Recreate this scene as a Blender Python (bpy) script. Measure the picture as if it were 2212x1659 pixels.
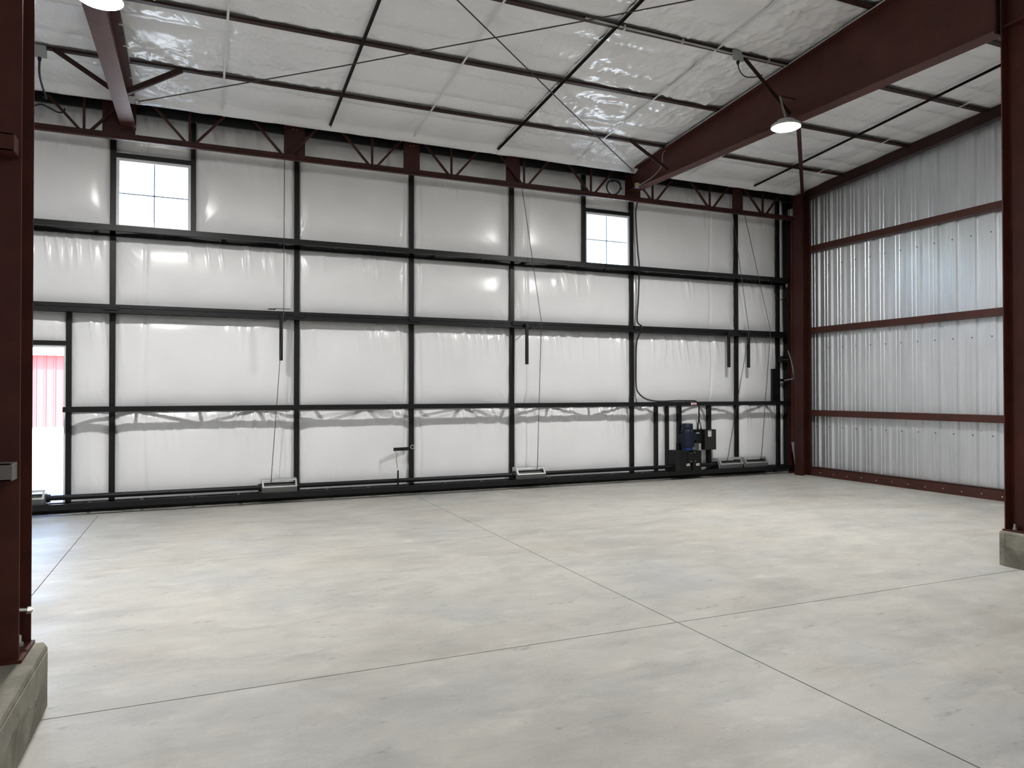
import bpy, math, random
import numpy as np
from mathutils import Vector

random.seed(7)
S = bpy.context.scene
C = S.collection
for o in list(bpy.data.objects):
    bpy.data.objects.remove(o)

# ------------------------------------------------------------------ camera, sky, sun, exposure
cam_d = bpy.data.cameras.new('camera')
cam = bpy.data.objects.new('camera', cam_d)
C.objects.link(cam)
S.camera = cam
F_PX, YAW, PITCH, ROLL = 1562.8, math.radians(23.311), math.radians(0.617), math.radians(-0.069)
cam_d.sensor_fit = 'HORIZONTAL'
cam_d.sensor_width = 36.0
cam_d.lens = 36.0 * F_PX / 2212.0
cam_d.clip_start, cam_d.clip_end = 0.05, 500
fw = Vector((math.sin(YAW) * math.cos(PITCH), math.cos(YAW) * math.cos(PITCH), math.sin(PITCH)))
r0 = Vector((math.cos(YAW), -math.sin(YAW), 0))
u0 = r0.cross(fw)
rt = r0 * math.cos(ROLL) + u0 * math.sin(ROLL)
up = -r0 * math.sin(ROLL) + u0 * math.cos(ROLL)
from mathutils import Matrix
m = Matrix.Identity(4)
for i in range(3):
    m[i][0], m[i][1], m[i][2] = rt[i], up[i], -fw[i]
m[2][3] = 1.6
cam.matrix_world = m

world = bpy.data.worlds.new('world')
S.world = world
world.use_nodes = True
wn = world.node_tree
bg = wn.nodes['Background']
sky = wn.nodes.new('ShaderNodeTexSky')
sky.sky_type = 'NISHITA'
sky.sun_disc = False
sky.sun_elevation = math.radians(52)
sky.sun_rotation = math.radians(160)
sky.air_density, sky.dust_density = 1.0, 2.5
wn.links.new(sky.outputs['Color'], bg.inputs['Color'])
bg.inputs['Strength'].default_value = 2.0

sun_d = bpy.data.lights.new('sun', 'SUN')
sun_d.energy, sun_d.angle, sun_d.color = 20.0, math.radians(0.6), (1, 0.96, 0.9)
sun = bpy.data.objects.new('sun', sun_d)
C.objects.link(sun)
sun.location = (-6, -30, 40)
sun.rotation_euler = Vector((0.28, 0.55, -0.95)).to_track_quat('-Z', 'Y').to_euler()

HIGHBAY_W = 292.0           # each high bay's own light, given off by its lens in the lamp's builder
VS = S.view_settings
S.display_settings.display_device = 'sRGB'
VS.view_transform = 'Standard'
VS.look = 'None'
VS.gamma = 1.0
VS.use_curve_mapping = False
VS.exposure = 0.0

# ------------------------------------------------------------------ measures
D = 11.17                    # inner face of the big door's mullions
W = 10.70                    # inner face of the right wall's girts
WL = -4.64                   # left wall
YB = -11.0                   # back wall
XR = 6.91                    # right frame line
XL = -0.88                   # left frame line
RIDGE = -2.0


def zr(y):                   # underside of the purlins
    y = np.asarray(y, float)
    yy = np.where(y < RIDGE, 2 * RIDGE - y, y)
    return 5.44 + (10.585 - yy) / 12.0


def zrf(y):
    return float(zr(y))


# ------------------------------------------------------------------ noise for creased sheets
_rng = np.random.default_rng(11)
_T = _rng.random((8, 256, 256))


def vn(x, y, k=0):
    xi, yi = np.floor(x).astype(int), np.floor(y).astype(int)
    fx, fy = x - xi, y - yi
    fx, fy = fx * fx * (3 - 2 * fx), fy * fy * (3 - 2 * fy)
    t = _T[k % 8]
    a, b = t[xi % 256, yi % 256], t[(xi + 1) % 256, yi % 256]
    c, d = t[xi % 256, (yi + 1) % 256], t[(xi + 1) % 256, (yi + 1) % 256]
    return (a * (1 - fx) + b * fx) * (1 - fy) + (c * (1 - fx) + d * fx) * fy


def ridged(x, y, k=0):
    return 1 - np.abs(2 * vn(x, y, k) - 1)


def sstep(a, b, x):
    t = np.clip((x - a) / (b - a), 0, 1)
    return t * t * (3 - 2 * t)


# ------------------------------------------------------------------ mesh helper
class MB:
    def __init__(s):
        s.v, s.f = [], []

    def add(s, vs, fs):
        n = len(s.v)
        s.v += [tuple(map(float, p)) for p in vs]
        s.f += [tuple(i + n for i in q) for q in fs]
        return s

    def box(s, x0, x1, y0, y1, z0, z1):
        return s.add([(x, y, z) for z in (z0, z1) for y in (y0, y1) for x in (x0, x1)],
                     [(0, 2, 3, 1), (4, 5, 7, 6), (0, 1, 5, 4), (2, 6, 7, 3), (0, 4, 6, 2), (1, 3, 7, 5)])

    def bar(s, p, q, w, h, up=(0, 0, 1)):
        p, q = Vector(p), Vector(q)
        d = (q - p).normalized()
        u = Vector(up)
        if abs(d.dot(u)) > 0.98:
            u = Vector((0, 1, 0))
        r = d.cross(u).normalized()
        u = r.cross(d).normalized()
        vs = []
        for e in (p, q):
            for a, b in ((-1, -1), (1, -1), (1, 1), (-1, 1)):
                vs.append(e + r * (a * w / 2) + u * (b * h / 2))
        return s.add(vs, [(0, 1, 2, 3), (7, 6, 5, 4), (0, 4, 5, 1), (1, 5, 6, 2), (2, 6, 7, 3), (3, 7, 4, 0)])

    def angle(s, p, q, w, t=0.006, up=(0, 0, 1), side=1):      # an L section
        p, q = Vector(p), Vector(q)
        d = (q - p).normalized()
        u = Vector(up)
        r = d.cross(u).normalized() * side
        u = r.cross(d).normalized() * side
        s.bar(p, q, w, t, up)
        return s.bar(p + r * (w / 2) + u * (w / 2), q + r * (w / 2) + u * (w / 2), t, w, up)

    def tube(s, path, r, n=8, caps=True):
        path = [Vector(p) for p in path]
        rings, prev = [], None
        for i, p in enumerate(path):
            d = (path[min(i + 1, len(path) - 1)] - path[max(i - 1, 0)]).normalized()
            ref = Vector((0, 0, 1)) if abs(d.z) < 0.9 else Vector((1, 0, 0))
            a = d.cross(ref).normalized()
            if prev is not None:
                a = (prev - d * prev.dot(d)).normalized()
            prev = a
            b = d.cross(a)
            rr = r[i] if isinstance(r, (list, tuple)) else r
            rings.append([p + a * (rr * math.cos(2 * math.pi * k / n)) + b * (rr * math.sin(2 * math.pi * k / n)) for k in range(n)])
        vs = [v for g in rings for v in g]
        fs = []
        for i in range(len(rings) - 1):
            for k in range(n):
                fs.append((i * n + k, i * n + (k + 1) % n, (i + 1) * n + (k + 1) % n, (i + 1) * n + k))
        if caps:
            fs += [tuple(range(n))[::-1], tuple((len(rings) - 1) * n + k for k in range(n))]
        return s.add(vs, fs)

    def lathe(s, c, prof, n=24):            # (r, z) profile about a vertical axis at c
        vs, fs = [], []
        for r, z in prof:
            for k in range(n):
                a = 2 * math.pi * k / n
                vs.append((c[0] + r * math.cos(a), c[1] + r * math.sin(a), c[2] + z))
        for i in range(len(prof) - 1):
            for k in range(n):
                fs.append((i * n + k, i * n + (k + 1) % n, (i + 1) * n + (k + 1) % n, (i + 1) * n + k))
        fs += [tuple(range(n))[::-1], tuple((len(prof) - 1) * n + k for k in range(n))]
        return s.add(vs, fs)

    def prism(s, poly, axis, a, b):         # polygon in the two other axes, pushed along axis
        def pt(u, v, w):
            return (w, u, v) if axis == 0 else (u, w, v) if axis == 1 else (u, v, w)
        n = len(poly)
        vs = [pt(u, v, a) for u, v in poly] + [pt(u, v, b) for u, v in poly]
        fs = [tuple(range(n))[::-1], tuple(range(n, 2 * n))]
        fs += [(i, (i + 1) % n, n + (i + 1) % n, n + i) for i in range(n)]
        return s.add(vs, fs)

    def grid(s, X, Y, Z):
        a, b = X.shape
        vs = np.stack([X, Y, Z], -1).reshape(-1, 3).tolist()
        fs = [(i * b + j, i * b + j + 1, (i + 1) * b + j + 1, (i + 1) * b + j) for i in range(a - 1) for j in range(b - 1)]
        return s.add(vs, fs)

    def torus(s, c, R, r, axis=1, n=20, k=6, sx=1.0):
        vs, fs = [], []
        for i in range(n):
            a = 2 * math.pi * i / n
            for j in range(k):
                b = 2 * math.pi * j / k
                u, v, w = (R + r * math.cos(b)) * math.cos(a) * sx, (R + r * math.cos(b)) * math.sin(a), r * math.sin(b)
                p = (u, w, v) if axis == 1 else (w, u, v) if axis == 0 else (u, v, w)
                vs.append((c[0] + p[0], c[1] + p[1], c[2] + p[2]))
        for i in range(n):
            for j in range(k):
                fs.append((i * k + j, ((i + 1) % n) * k + j, ((i + 1) % n) * k + (j + 1) % k, i * k + (j + 1) % k))
        return s.add(vs, fs)

    def build(s, name, mat, parent=None, smooth=False):
        v = np.array(s.v)
        if parent is None:
            lo, hi = v.min(0), v.max(0)
            org = np.array([(lo[0] + hi[0]) / 2, (lo[1] + hi[1]) / 2, lo[2]])
        else:
            org = np.array(wloc(parent))
        me = bpy.data.meshes.new(name)
        me.from_pydata((v - org).tolist(), [], s.f)
        me.update()
        if smooth:
            me.polygons.foreach_set('use_smooth', [True] * len(me.polygons))
        me.materials.append(mat)
        o = bpy.data.objects.new(name, me)
        C.objects.link(o)
        if parent is None:
            o.location = org
        else:
            o.parent = parent
        if smooth == 'auto':
            try:
                me.set_sharp_from_angle(angle=math.radians(35))
            except Exception:
                pass
        return o


def wloc(o):
    p = Vector((0, 0, 0))
    while o is not None:
        p = p + o.location
        o = o.parent
    return p


def empty(name, loc):
    o = bpy.data.objects.new(name, None)
    o.empty_display_size = 0.1
    C.objects.link(o)
    o.location = loc
    return o


def tag(o, label=None, cat=None, group=None, kind=None):
    if label: o['label'] = label
    if cat: o['category'] = cat
    if group: o['group'] = group
    if kind: o['kind'] = kind
    return o


def B(name, mat, parent, *boxes):
    b = MB()
    for q in boxes:
        b.box(*q)
    return b.build(name, mat, parent)


# ------------------------------------------------------------------ materials
def new_mat(name, col, rough=0.5, metal=0.0, spec=0.5):
    mt = bpy.data.materials.new(name)
    mt.use_nodes = True
    p = mt.node_tree.nodes['Principled BSDF']
    p.inputs['Base Color'].default_value = (*col, 1)
    p.inputs['Roughness'].default_value = rough
    p.inputs['Metallic'].default_value = metal
    p.inputs['Specular IOR Level'].default_value = spec
    return mt


class NT:
    def __init__(s, mt):
        s.t = mt.node_tree
        s.p = s.t.nodes['Principled BSDF']
        s.tc = s.t.nodes.new('ShaderNodeTexCoord')

    def n(s, typ, **kw):
        o = s.t.nodes.new(typ)
        for k, v in kw.items():
            if hasattr(o, k) and k not in o.inputs:
                setattr(o, k, v)
            else:
                o.inputs[k].default_value = v
        return o

    def l(s, a, b):
        s.t.links.new(a, b)

    def mapping(s, scale=(1, 1, 1), src=None, rot=(0, 0, 0), loc=(0, 0, 0)):
        mp = s.n('ShaderNodeMapping')
        mp.inputs['Scale'].default_value = scale
        mp.inputs['Rotation'].default_value = rot
        mp.inputs['Location'].default_value = loc
        s.l(src or s.tc.outputs['Object'], mp.inputs['Vector'])
        return mp.outputs['Vector']

    def world_pos(s):
        return s.n('ShaderNodeNewGeometry').outputs['Position']

    def noise(s, vec, scale, detail=3, rough=0.55, typ=None, dist=0.0):
        o = s.n('ShaderNodeTexNoise', Scale=scale, Detail=detail, Roughness=rough, Distortion=dist)
        if typ:
            o.noise_type = typ
        s.l(vec, o.inputs['Vector'])
        return o.outputs['Fac']

    def ramp(s, fac, stops):
        o = s.n('ShaderNodeValToRGB')
        e = o.color_ramp.elements
        while len(e) < len(stops):
            e.new(0.5)
        for q, (pos, c) in zip(e, stops):
            q.position = pos
            q.color = (*c, 1) if len(c) == 3 else c
        s.l(fac, o.inputs['Fac'])
        return o.outputs['Color']

    def mix(s, fac, a, b, mode='MIX'):
        o = s.n('ShaderNodeMix', data_type='RGBA', blend_type=mode)
        for k, v in (('Factor', fac), ('A', a), ('B', b)):
            sock = [i for i in o.inputs if i.name == k and i.type == ('VALUE' if k == 'Factor' else 'RGBA')][0]
            if hasattr(v, 'is_linked'):
                s.l(v, sock)
            else:
                sock.default_value = v if k == 'Factor' else (*v, 1)
        return [i for i in o.outputs if i.type == 'RGBA'][0]

    def math(s, op, a, b):
        o = s.n('ShaderNodeMath', operation=op)
        for i, v in enumerate((a, b)):
            if hasattr(v, 'is_linked'):
                s.l(v, o.inputs[i])
            else:
                o.inputs[i].default_value = v
        return o.outputs[0]

    def bump(s, h, strength=0.3, dist=0.01, normal=None):
        o = s.n('ShaderNodeBump', Strength=strength, Distance=dist)
        s.l(h, o.inputs['Height'])
        if normal is not None:
            s.l(normal, o.inputs['Normal'])
        return o.outputs['Normal']


def steel(name, col, rough=0.45, wear=0.35):
    mt = new_mat(name, col, rough, 0.0, 0.3)
    t = NT(mt)
    n = t.noise(t.world_pos(), 2.5, 5, 0.65)
    dk = tuple(c * (1 - wear) for c in col)
    lt = tuple(min(1, c * (1 + wear)) for c in col)
    c = t.ramp(n, [(0.3, dk), (0.7, lt)])
    t.l(c, t.p.inputs['Base Color'])
    f = t.noise(t.world_pos(), 60, 3)
    t.l(t.bump(f, 0.08, 0.002), t.p.inputs['Normal'])
    return mt


M = {}
M['red'] = steel('red_primer_shaded', (0.036, 0.0088, 0.0064), 0.5)  # same red primer, darkened to put shade into header and corner steel
M['red_column'] = steel('red_column_primer', (0.062, 0.0135, 0.0085), 0.55)
M['red_girt'] = steel('red_girt_primer', (0.055, 0.0190, 0.0150), 0.5, 0.2)
M['red_rafter'] = steel('red_rafter_primer', (0.072, 0.0225, 0.0170), 0.5, 0.22)
M['purlin'] = steel('dark_purlin_primer', (0.030, 0.0115, 0.0090), 0.5, 0.3)
M['bridging'] = steel('bridging_primer', (0.014, 0.0085, 0.0075), 0.5, 0.2)
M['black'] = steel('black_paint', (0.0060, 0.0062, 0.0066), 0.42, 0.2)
M['rubber'] = new_mat('rubber', (0.012, 0.012, 0.012), 0.7)
M['cable'] = new_mat('cable_black', (0.008, 0.008, 0.009), 0.5)
M['wire'] = new_mat('steel_wire', (0.10, 0.10, 0.10), 0.45, 0.7)
M['rod'] = new_mat('brace_rod', (0.055, 0.045, 0.045), 0.5, 0.3)
M['galv'] = steel('galvanised', (0.50, 0.51, 0.50), 0.36, 0.15)
M['galv'].node_tree.nodes['Principled BSDF'].inputs['Metallic'].default_value = 0.6
M['drumdark'] = new_mat('drum_steel', (0.045, 0.045, 0.042), 0.5, 0.4)
M['guard'] = steel('guard_grey', (0.14, 0.145, 0.14), 0.4, 0.15)
M['girt_grey'] = steel('column_girt_grey', (0.17, 0.15, 0.135), 0.6, 0.15)  # mottled grey on the lower column girt
M['skin'] = new_mat('door_skin', (0.03, 0.03, 0.03), 0.6)
M['zinc'] = new_mat('zinc_bolt', (0.55, 0.54, 0.5), 0.35, 0.8)
M['strap'] = new_mat('white_strap', (0.72, 0.72, 0.73), 0.4)
M['box'] = new_mat('grey_box', (0.36, 0.38, 0.38), 0.45)
M['blue'] = steel('motor_blue', (0.008, 0.013, 0.028), 0.4, 0.15)
M['bright_blue'] = new_mat('gear_blue', (0.010, 0.026, 0.16), 0.4)
M['sticker'] = new_mat('sticker_white', (0.75, 0.75, 0.72), 0.5)
M['print'] = new_mat('print_dark', (0.06, 0.05, 0.05), 0.6)
M['print_red'] = new_mat('print_red', (0.45, 0.06, 0.04), 0.6)
M['yellow'] = new_mat('yellow_tag', (0.55, 0.38, 0.05), 0.5)
M['housing'] = new_mat('lamp_housing', (0.45, 0.45, 0.44), 0.4)
M['white_trim'] = new_mat('white_frame', (0.75, 0.77, 0.78), 0.35)
M['grid_bar'] = new_mat('window_grid', (0.42, 0.43, 0.50), 0.5)
M['rope'] = new_mat('tan_rope', (0.32, 0.24, 0.15), 0.8)


def vinyl(name, streak, crinkle):
    mt = new_mat(name, (0.79, 0.79, 0.785), 0.18 if crinkle else 0.25, 0, 0.5)
    t = NT(mt)
    pos = t.world_pos()
    n = t.noise(pos, 0.9, 3)
    t.l(t.ramp(n, [(0.35, (0.85, 0.85, 0.86) if crinkle else (0.77, 0.77, 0.775)), (0.7, (0.91, 0.91, 0.92) if crinkle else (0.83, 0.83, 0.835))]), t.p.inputs['Base Color'])
    nrm = None
    if streak:
        v = t.mapping((6.0, 1.0, 0.55), pos, rot=(0, math.radians(9), 0))
        a = t.ramp(t.math('MULTIPLY', t.noise(v, 1.5, 3, 0.5, 'RIDGED_MULTIFRACTAL'), 0.5), [(0.22, (0,) * 3), (0.60, (1, 1, 1))])
        msk = t.ramp(t.noise(pos, 1.1, 2), [(0.47, (0.0,) * 3), (0.63, (1, 1, 1))])
        h = t.math('MULTIPLY', a, msk)
        nrm = t.bump(h, 0.9, 0.014)
    if crinkle:
        v = t.mapping((1.0, 0.6, 1.0), pos, rot=(0, 0, 0.35))
        a = t.noise(v, 13.0, 3, 0.55, 'RIDGED_MULTIFRACTAL', 0.9)
        gather = t.ramp(t.noise(t.mapping((1, 1, 1), pos, loc=(2.0, 0.6, 0)), 0.8, 2), [(0.38, (0.15,) * 3), (0.62, (1, 1, 1))])
        nrm = t.bump(t.math('MULTIPLY', a, gather), 0.65, 0.014)
    w = t.noise(pos, 170, 2)
    nrm = t.bump(w, 0.05, 0.001, nrm)
    t.l(nrm, t.p.inputs['Normal'])
    return mt


M['vinyl'] = vinyl('wall_vinyl', True, False)
M['vinyl_roof'] = vinyl('roof_vinyl', False, True)


def galvalume():
    mt = new_mat('galvalume_sheet', (0.62, 0.64, 0.66), 0.36, 0.8)
    t = NT(mt)
    v = t.mapping((1, 1, 0.25), t.world_pos())
    n = t.noise(v, 3.0, 4)
    t.l(t.ramp(n, [(0.3, (0.68, 0.70, 0.72)), (0.7, (0.78, 0.80, 0.82))]), t.p.inputs['Base Color'])
    r = t.ramp(t.noise(t.world_pos(), 5, 3), [(0.3, (0.34,) * 3), (0.7, (0.42,) * 3)])
    t.l(r, t.p.inputs['Roughness'])
    return mt


M['sheet'] = galvalume()


def concrete_floor():
    mt = new_mat('floor_concrete', (0.46, 0.44, 0.40), 0.5, 0, 0.35)
    t = NT(mt)
    pos = t.world_pos()
    big = t.noise(pos, 0.55, 5, 0.6, None, 0.4)
    c = t.ramp(big, [(0.28, (0.351, 0.343, 0.312)), (0.48, (0.435, 0.426, 0.388)), (0.72, (0.497, 0.487, 0.445))])
    # pale laitance and bluish-grey troweling patches, drawn out along the float strokes
    v = t.mapping((0.9, 2.6, 1), pos, rot=(0, 0, math.radians(-20)))
    sm = t.noise(v, 1.25, 6, 0.66, None, 0.3)
    c = t.mix(t.math('MULTIPLY', t.ramp(sm, [(0.50, (0,) * 3), (0.68, (1,) * 3)]), 0.50), c, (0.275, 0.269, 0.257))
    v2 = t.mapping((1.1, 2.2, 1), pos, rot=(0, 0, math.radians(-20)), loc=(7.3, 2.2, 0))
    s2 = t.noise(v2, 2.2, 5, 0.6)
    c = t.mix(t.math('MULTIPLY', t.ramp(s2, [(0.55, (0,) * 3), (0.72, (1,) * 3)]), 0.50), c, (0.608, 0.597, 0.547))
    warm = t.noise(t.mapping((1, 1, 1), pos, loc=(3, 9, 0)), 0.8, 3)
    c = t.mix(t.math('MULTIPLY', t.ramp(warm, [(0.52, (0,) * 3), (0.75, (1,) * 3)]), 0.42), c, (0.491, 0.427, 0.348))
    cool = t.noise(t.mapping((1, 1, 1), pos, loc=(13, 4, 0)), 0.7, 4)
    c = t.mix(t.math('MULTIPLY', t.ramp(cool, [(0.53, (0,) * 3), (0.72, (1,) * 3)]), 0.50), c, (0.351, 0.363, 0.382))
    mt_ = t.noise(t.mapping((1.0, 1.5, 1), pos, rot=(0, 0, math.radians(-20)), loc=(5, 1, 0)), 2.3, 7, 0.68, None, 0.5)
    c = t.mix(0.65, c, t.ramp(mt_, [(0.33, (0.78, 0.77, 0.75)), (0.5, (0.97, 0.97, 0.97)), (0.68, (1.14, 1.13, 1.10))]), 'MULTIPLY')
    # short scuffed tyre and shoe marks
    v3 = t.mapping((1.5, 4.2, 1), pos, rot=(0, 0, math.radians(-22)), loc=(1.7, 5.1, 0))
    mk = t.noise(v3, 1.9, 4, 0.7)
    wv = t.n('ShaderNodeTexWave', Scale=5.0, Distortion=3.0)
    wv.wave_type = 'BANDS'
    t.l(t.mapping((1, 1, 1), pos, rot=(0, 0, math.radians(40))), wv.inputs['Vector'])
    sc = t.math('MULTIPLY', t.ramp(mk, [(0.615, (0,) * 3), (0.67, (1,) * 3)]), t.ramp(wv.outputs['Fac'], [(0.2, (0.35,) * 3), (0.7, (1,) * 3)]))
    c = t.mix(t.math('MULTIPLY', sc, 0.50), c, (0.17, 0.163, 0.15))
    # grains and pop-outs
    vo = t.n('ShaderNodeTexVoronoi', Scale=5.5)
    t.l(pos, vo.inputs['Vector'])
    sp = t.ramp(vo.outputs['Distance'], [(0.028, (1,) * 3), (0.05, (0,) * 3)])
    sel = t.ramp(t.noise(pos, 1.7, 2), [(0.50, (0,) * 3), (0.60, (1,) * 3)])
    c = t.mix(t.math('MULTIPLY', t.math('MULTIPLY', sp, sel), 0.65), c, (0.10, 0.095, 0.085))
    fine = t.noise(pos, 55, 3, 0.7)
    c = t.mix(0.16, c, t.ramp(fine, [(0.3, (0.30, 0.29, 0.26)), (0.7, (0.54, 0.525, 0.49))]))
    t.l(c, t.p.inputs['Base Color'])
    t.l(t.ramp(t.noise(pos, 1.6, 4), [(0.3, (0.40,) * 3), (0.7, (0.60,) * 3)]), t.p.inputs['Roughness'])
    t.l(t.bump(fine, 0.10, 0.003), t.p.inputs['Normal'])
    return mt


M['floor'] = concrete_floor()
M['joint'] = new_mat('joint_dark', (0.045, 0.035, 0.03), 0.9)


def rough_concrete(name, a, b):
    mt = new_mat(name, a, 0.85, 0, 0.2)
    t = NT(mt)
    pos = t.world_pos()
    n = t.noise(pos, 3.2, 7, 0.65, None, 0.5)
    c = t.ramp(n, [(0.34, a), (0.62, b)])
    vo = t.n('ShaderNodeTexVoronoi', Scale=14.0)
    t.l(pos, vo.inputs['Vector'])
    pit = t.ramp(vo.outputs['Distance'], [(0.05, (1,) * 3), (0.12, (0,) * 3)])
    sel = t.ramp(t.noise(pos, 4.0, 2), [(0.50, (0,) * 3), (0.58, (1,) * 3)])
    pf = t.math('MULTIPLY', pit, sel)
    c = t.mix(pf, c, tuple(x * 0.25 for x in a))
    t.l(c, t.p.inputs['Base Color'])
    h = t.math('SUBTRACT', t.noise(pos, 30, 5), pf)
    t.l(t.bump(h, 0.5, 0.008), t.p.inputs['Normal'])
    return mt


M['pier'] = rough_concrete('pier_concrete', (0.13, 0.122, 0.098), (0.27, 0.255, 0.21))
M['pier_patch'] = rough_concrete('pier_patch_concrete', (0.20, 0.19, 0.155), (0.31, 0.295, 0.25))
M['apron'] = rough_concrete('apron_concrete', (0.50, 0.50, 0.49), (0.62, 0.62, 0.61))
M['redsiding'] = new_mat('red_siding', (0.36, 0.052, 0.055), 0.5)
M['whitesiding'] = new_mat('white_siding', (0.8, 0.8, 0.8), 0.5)
M['plain'] = new_mat('plain_liner', (0.78, 0.78, 0.79), 0.5)
M['deck'] = new_mat('roof_deck', (0.4, 0.4, 0.4), 0.6)
g = bpy.data.materials.new('window_glass')
g.use_nodes = True
nt = g.node_tree
for x in list(nt.nodes):
    nt.nodes.remove(x)
out = nt.nodes.new('ShaderNodeOutputMaterial')
mx_ = nt.nodes.new('ShaderNodeMixShader')
tr = nt.nodes.new('ShaderNodeBsdfTransparent')
tr.inputs['Color'].default_value = (0.93, 0.96, 0.96, 1)
gl = nt.nodes.new('ShaderNodeBsdfGlossy')
gl.inputs['Roughness'].default_value = 0.02
mx_.inputs['Fac'].default_value = 0.06
nt.links.new(tr.outputs[0], mx_.inputs[1])
nt.links.new(gl.outputs[0], mx_.inputs[2])
nt.links.new(mx_.outputs[0], out.inputs['Surface'])
M['glass'] = g
e = bpy.data.materials.new('lamp_lens')
e.use_nodes = True
ep = e.node_tree.nodes['Principled BSDF']
ep.inputs['Base Color'].default_value = (0.9, 0.9, 0.9, 1)
ep.inputs['Emission Color'].default_value = (1.0, 0.985, 0.965, 1)
M['lens'] = e

# ================================================================== FLOOR
floor = tag(empty('floor', (3, 0, 0)), 'smooth grey concrete slab floor with saw-cut joints', None, None, 'structure')
xs = [WL - 0.1, -1.214, 3.045, W + 0.14]
ys = [YB, -4.0, 0.9, 4.17, 7.45, 10.74]
gx = {1: 0.007, 2: 0.010}
gy = {1: 0.008, 2: 0.008, 3: 0.009, 4: 0.004}
for i in range(3):
    for j in range(5):
        x0 = xs[i] + gx.get(i, 0) / 2
        x1 = xs[i + 1] - gx.get(i + 1, 0) / 2
        y0 = ys[j] + gy.get(j, 0) / 2
        y1 = ys[j + 1] - gy.get(j + 1, 0) / 2
        B('slab', M['floor'], floor, (x0, x1, y0, y1, -0.15, 0.0))
B('joint_bed', M['joint'], floor, (xs[0], xs[-1], ys[0], 10.76, -0.2, -0.012))
B('sill_strip', M['floor'], floor, (xs[0], xs[-1], 10.752, 11.34, -0.15, -0.004))

# ================================================================== ROOF
ceiling = tag(empty('ceiling', (3, 5, 5.5)), 'white vinyl faced roof insulation sagging between dark purlins', None, None, 'structure')
PUR = [9.65, 8.33, 7.03, 5.74]
PUR_BACK = [4.45, 3.15, 1.85, 0.55, -0.75, -3.3, -4.6, -5.9, -7.2, -8.5, -9.8]
SX = [WL, XL, 0.26, 1.70, 2.94, 4.30, 5.72, XR, 7.96, 9.45, 10.13, W + 0.14]


def roof_sheet(x0, x1, y0, y1, step, crk):
    nx, ny = max(4, int((x1 - x0) / step)), max(4, int((y1 - y0) / step))
    yy, xx = np.meshgrid(np.linspace(y0, y1, ny), np.linspace(x0, x1, nx), indexing='xy')
    v = (y1 - yy) / (y1 - y0)                      # 0 at the lower purlin
    base = zr(yy) + 0.062
    seams = [0.0, 0.26, 0.71, 1.0] if y1 < 10 else [0.0, 0.72, 1.0]
    pil = np.zeros_like(v)
    for a, b in zip(seams[:-1], seams[1:]):
        t = np.clip((v - a) / (b - a), 0, 1)
        pil = np.where((v >= a) & (v <= b), (1 - np.abs(2 * t - 1) ** 2.6) * (0.018 + 0.055 * (b - a)), pil)
    edge = sstep(0, 0.06, v) * sstep(0, 0.06, 1 - v)
    ex = np.minimum(xx - x0, x1 - xx)
    pil = pil * (0.55 + 0.45 * sstep(0, 0.35, ex))
    # creases: short folds running off the seams and purlins, denser where the film was gathered
    if crk > 0:
        wx = xx + 0.10 * vn(xx * 3.1, yy * 3.1, 1)
        wy = yy + 0.16 * vn(xx * 2.7 + 9, yy * 2.7, 2)
        c1 = ridged(wx * 7.5 + 0.9 * wy * 2, wy * 2.6, 3) ** 3
        c2 = ridged(wx * 15.0 - wy * 4, wy * 9.0 + wx * 3, 4) ** 2.5
        c3 = ridged(wx * 4.0 - wy * 3, wy * 5.0 + wx, 5) ** 4
        near = 0.35 + 0.65 * np.exp(-np.min([np.abs(v - s) for s in seams], 0) / 0.10)
        patch = sstep(0.22, 0.52, vn(xx * 1.3 + 4, yy * 1.7, 6))
        crease = (0.020 * c1 + 0.015 * c2 + 0.016 * c3) * near * (0.25 + 0.75 * patch) * crk
        pil = pil + crease * edge
    z = base - pil * (0.3 + 0.7 * edge)
    if y1 > 10:                                    # the eave sheet turns down over the eave beam
        z = z - 0.11 * sstep(10.46, y1, yy) - 0.012 * vn(xx * 5, yy * 2, 2) * sstep(10.3, y1, yy)
    return MB().grid(xx, yy, z)


def crk_at(x):
    return float(np.interp(x, [WL, -1.2, 0.0, 0.9, 1.7, 2.6, 3.6, 4.6, 5.6, 6.8, 7.0, 8.0, 10.8],
                           [0.8, 0.9, 1.6, 1.0, 0.55, 0.3, 0.35, 1.0, 1.5, 1.4, 0.6, 0.45, 0.4]))


def sheet_rows(edges, step, fine):
    for y1, y0 in zip(edges[:-1], edges[1:]):
        for a, b in zip(SX[:-1], SX[1:]):
            roof_sheet(a, b, y0, y1, step, crk_at((a + b) / 2) if fine else 0).build('insulation_sheet', M['vinyl_roof'], ceiling, True)


sheet_rows([10.64] + PUR + [4.45], 0.026, True)
eb = [4.45] + PUR_BACK[1:5] + [RIDGE]
sheet_rows(eb, 0.16, False)
eb = [RIDGE] + PUR_BACK[5:] + [YB]
sheet_rows(eb, 0.2, False)
dk = MB()
for a, b in ((11.5, RIDGE), (RIDGE, YB - 0.3)):
    za, zb = zrf(a) + 0.24, zrf(b) + 0.24
    dk.add([(WL - .3, a, za), (W + .4, a, za), (W + .4, b, zb), (WL - .3, b, zb),
            (WL - .3, a, za + .06), (W + .4, a, za + .06), (W + .4, b, zb + .06), (WL - .3, b, zb + .06)],
           [(0, 1, 2, 3), (7, 6, 5, 4), (0, 4, 5, 1), (1, 5, 6, 2), (2, 6, 7, 3), (3, 7, 4, 0)])
dk.build('roof_deck', M['deck'], ceiling)

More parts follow.
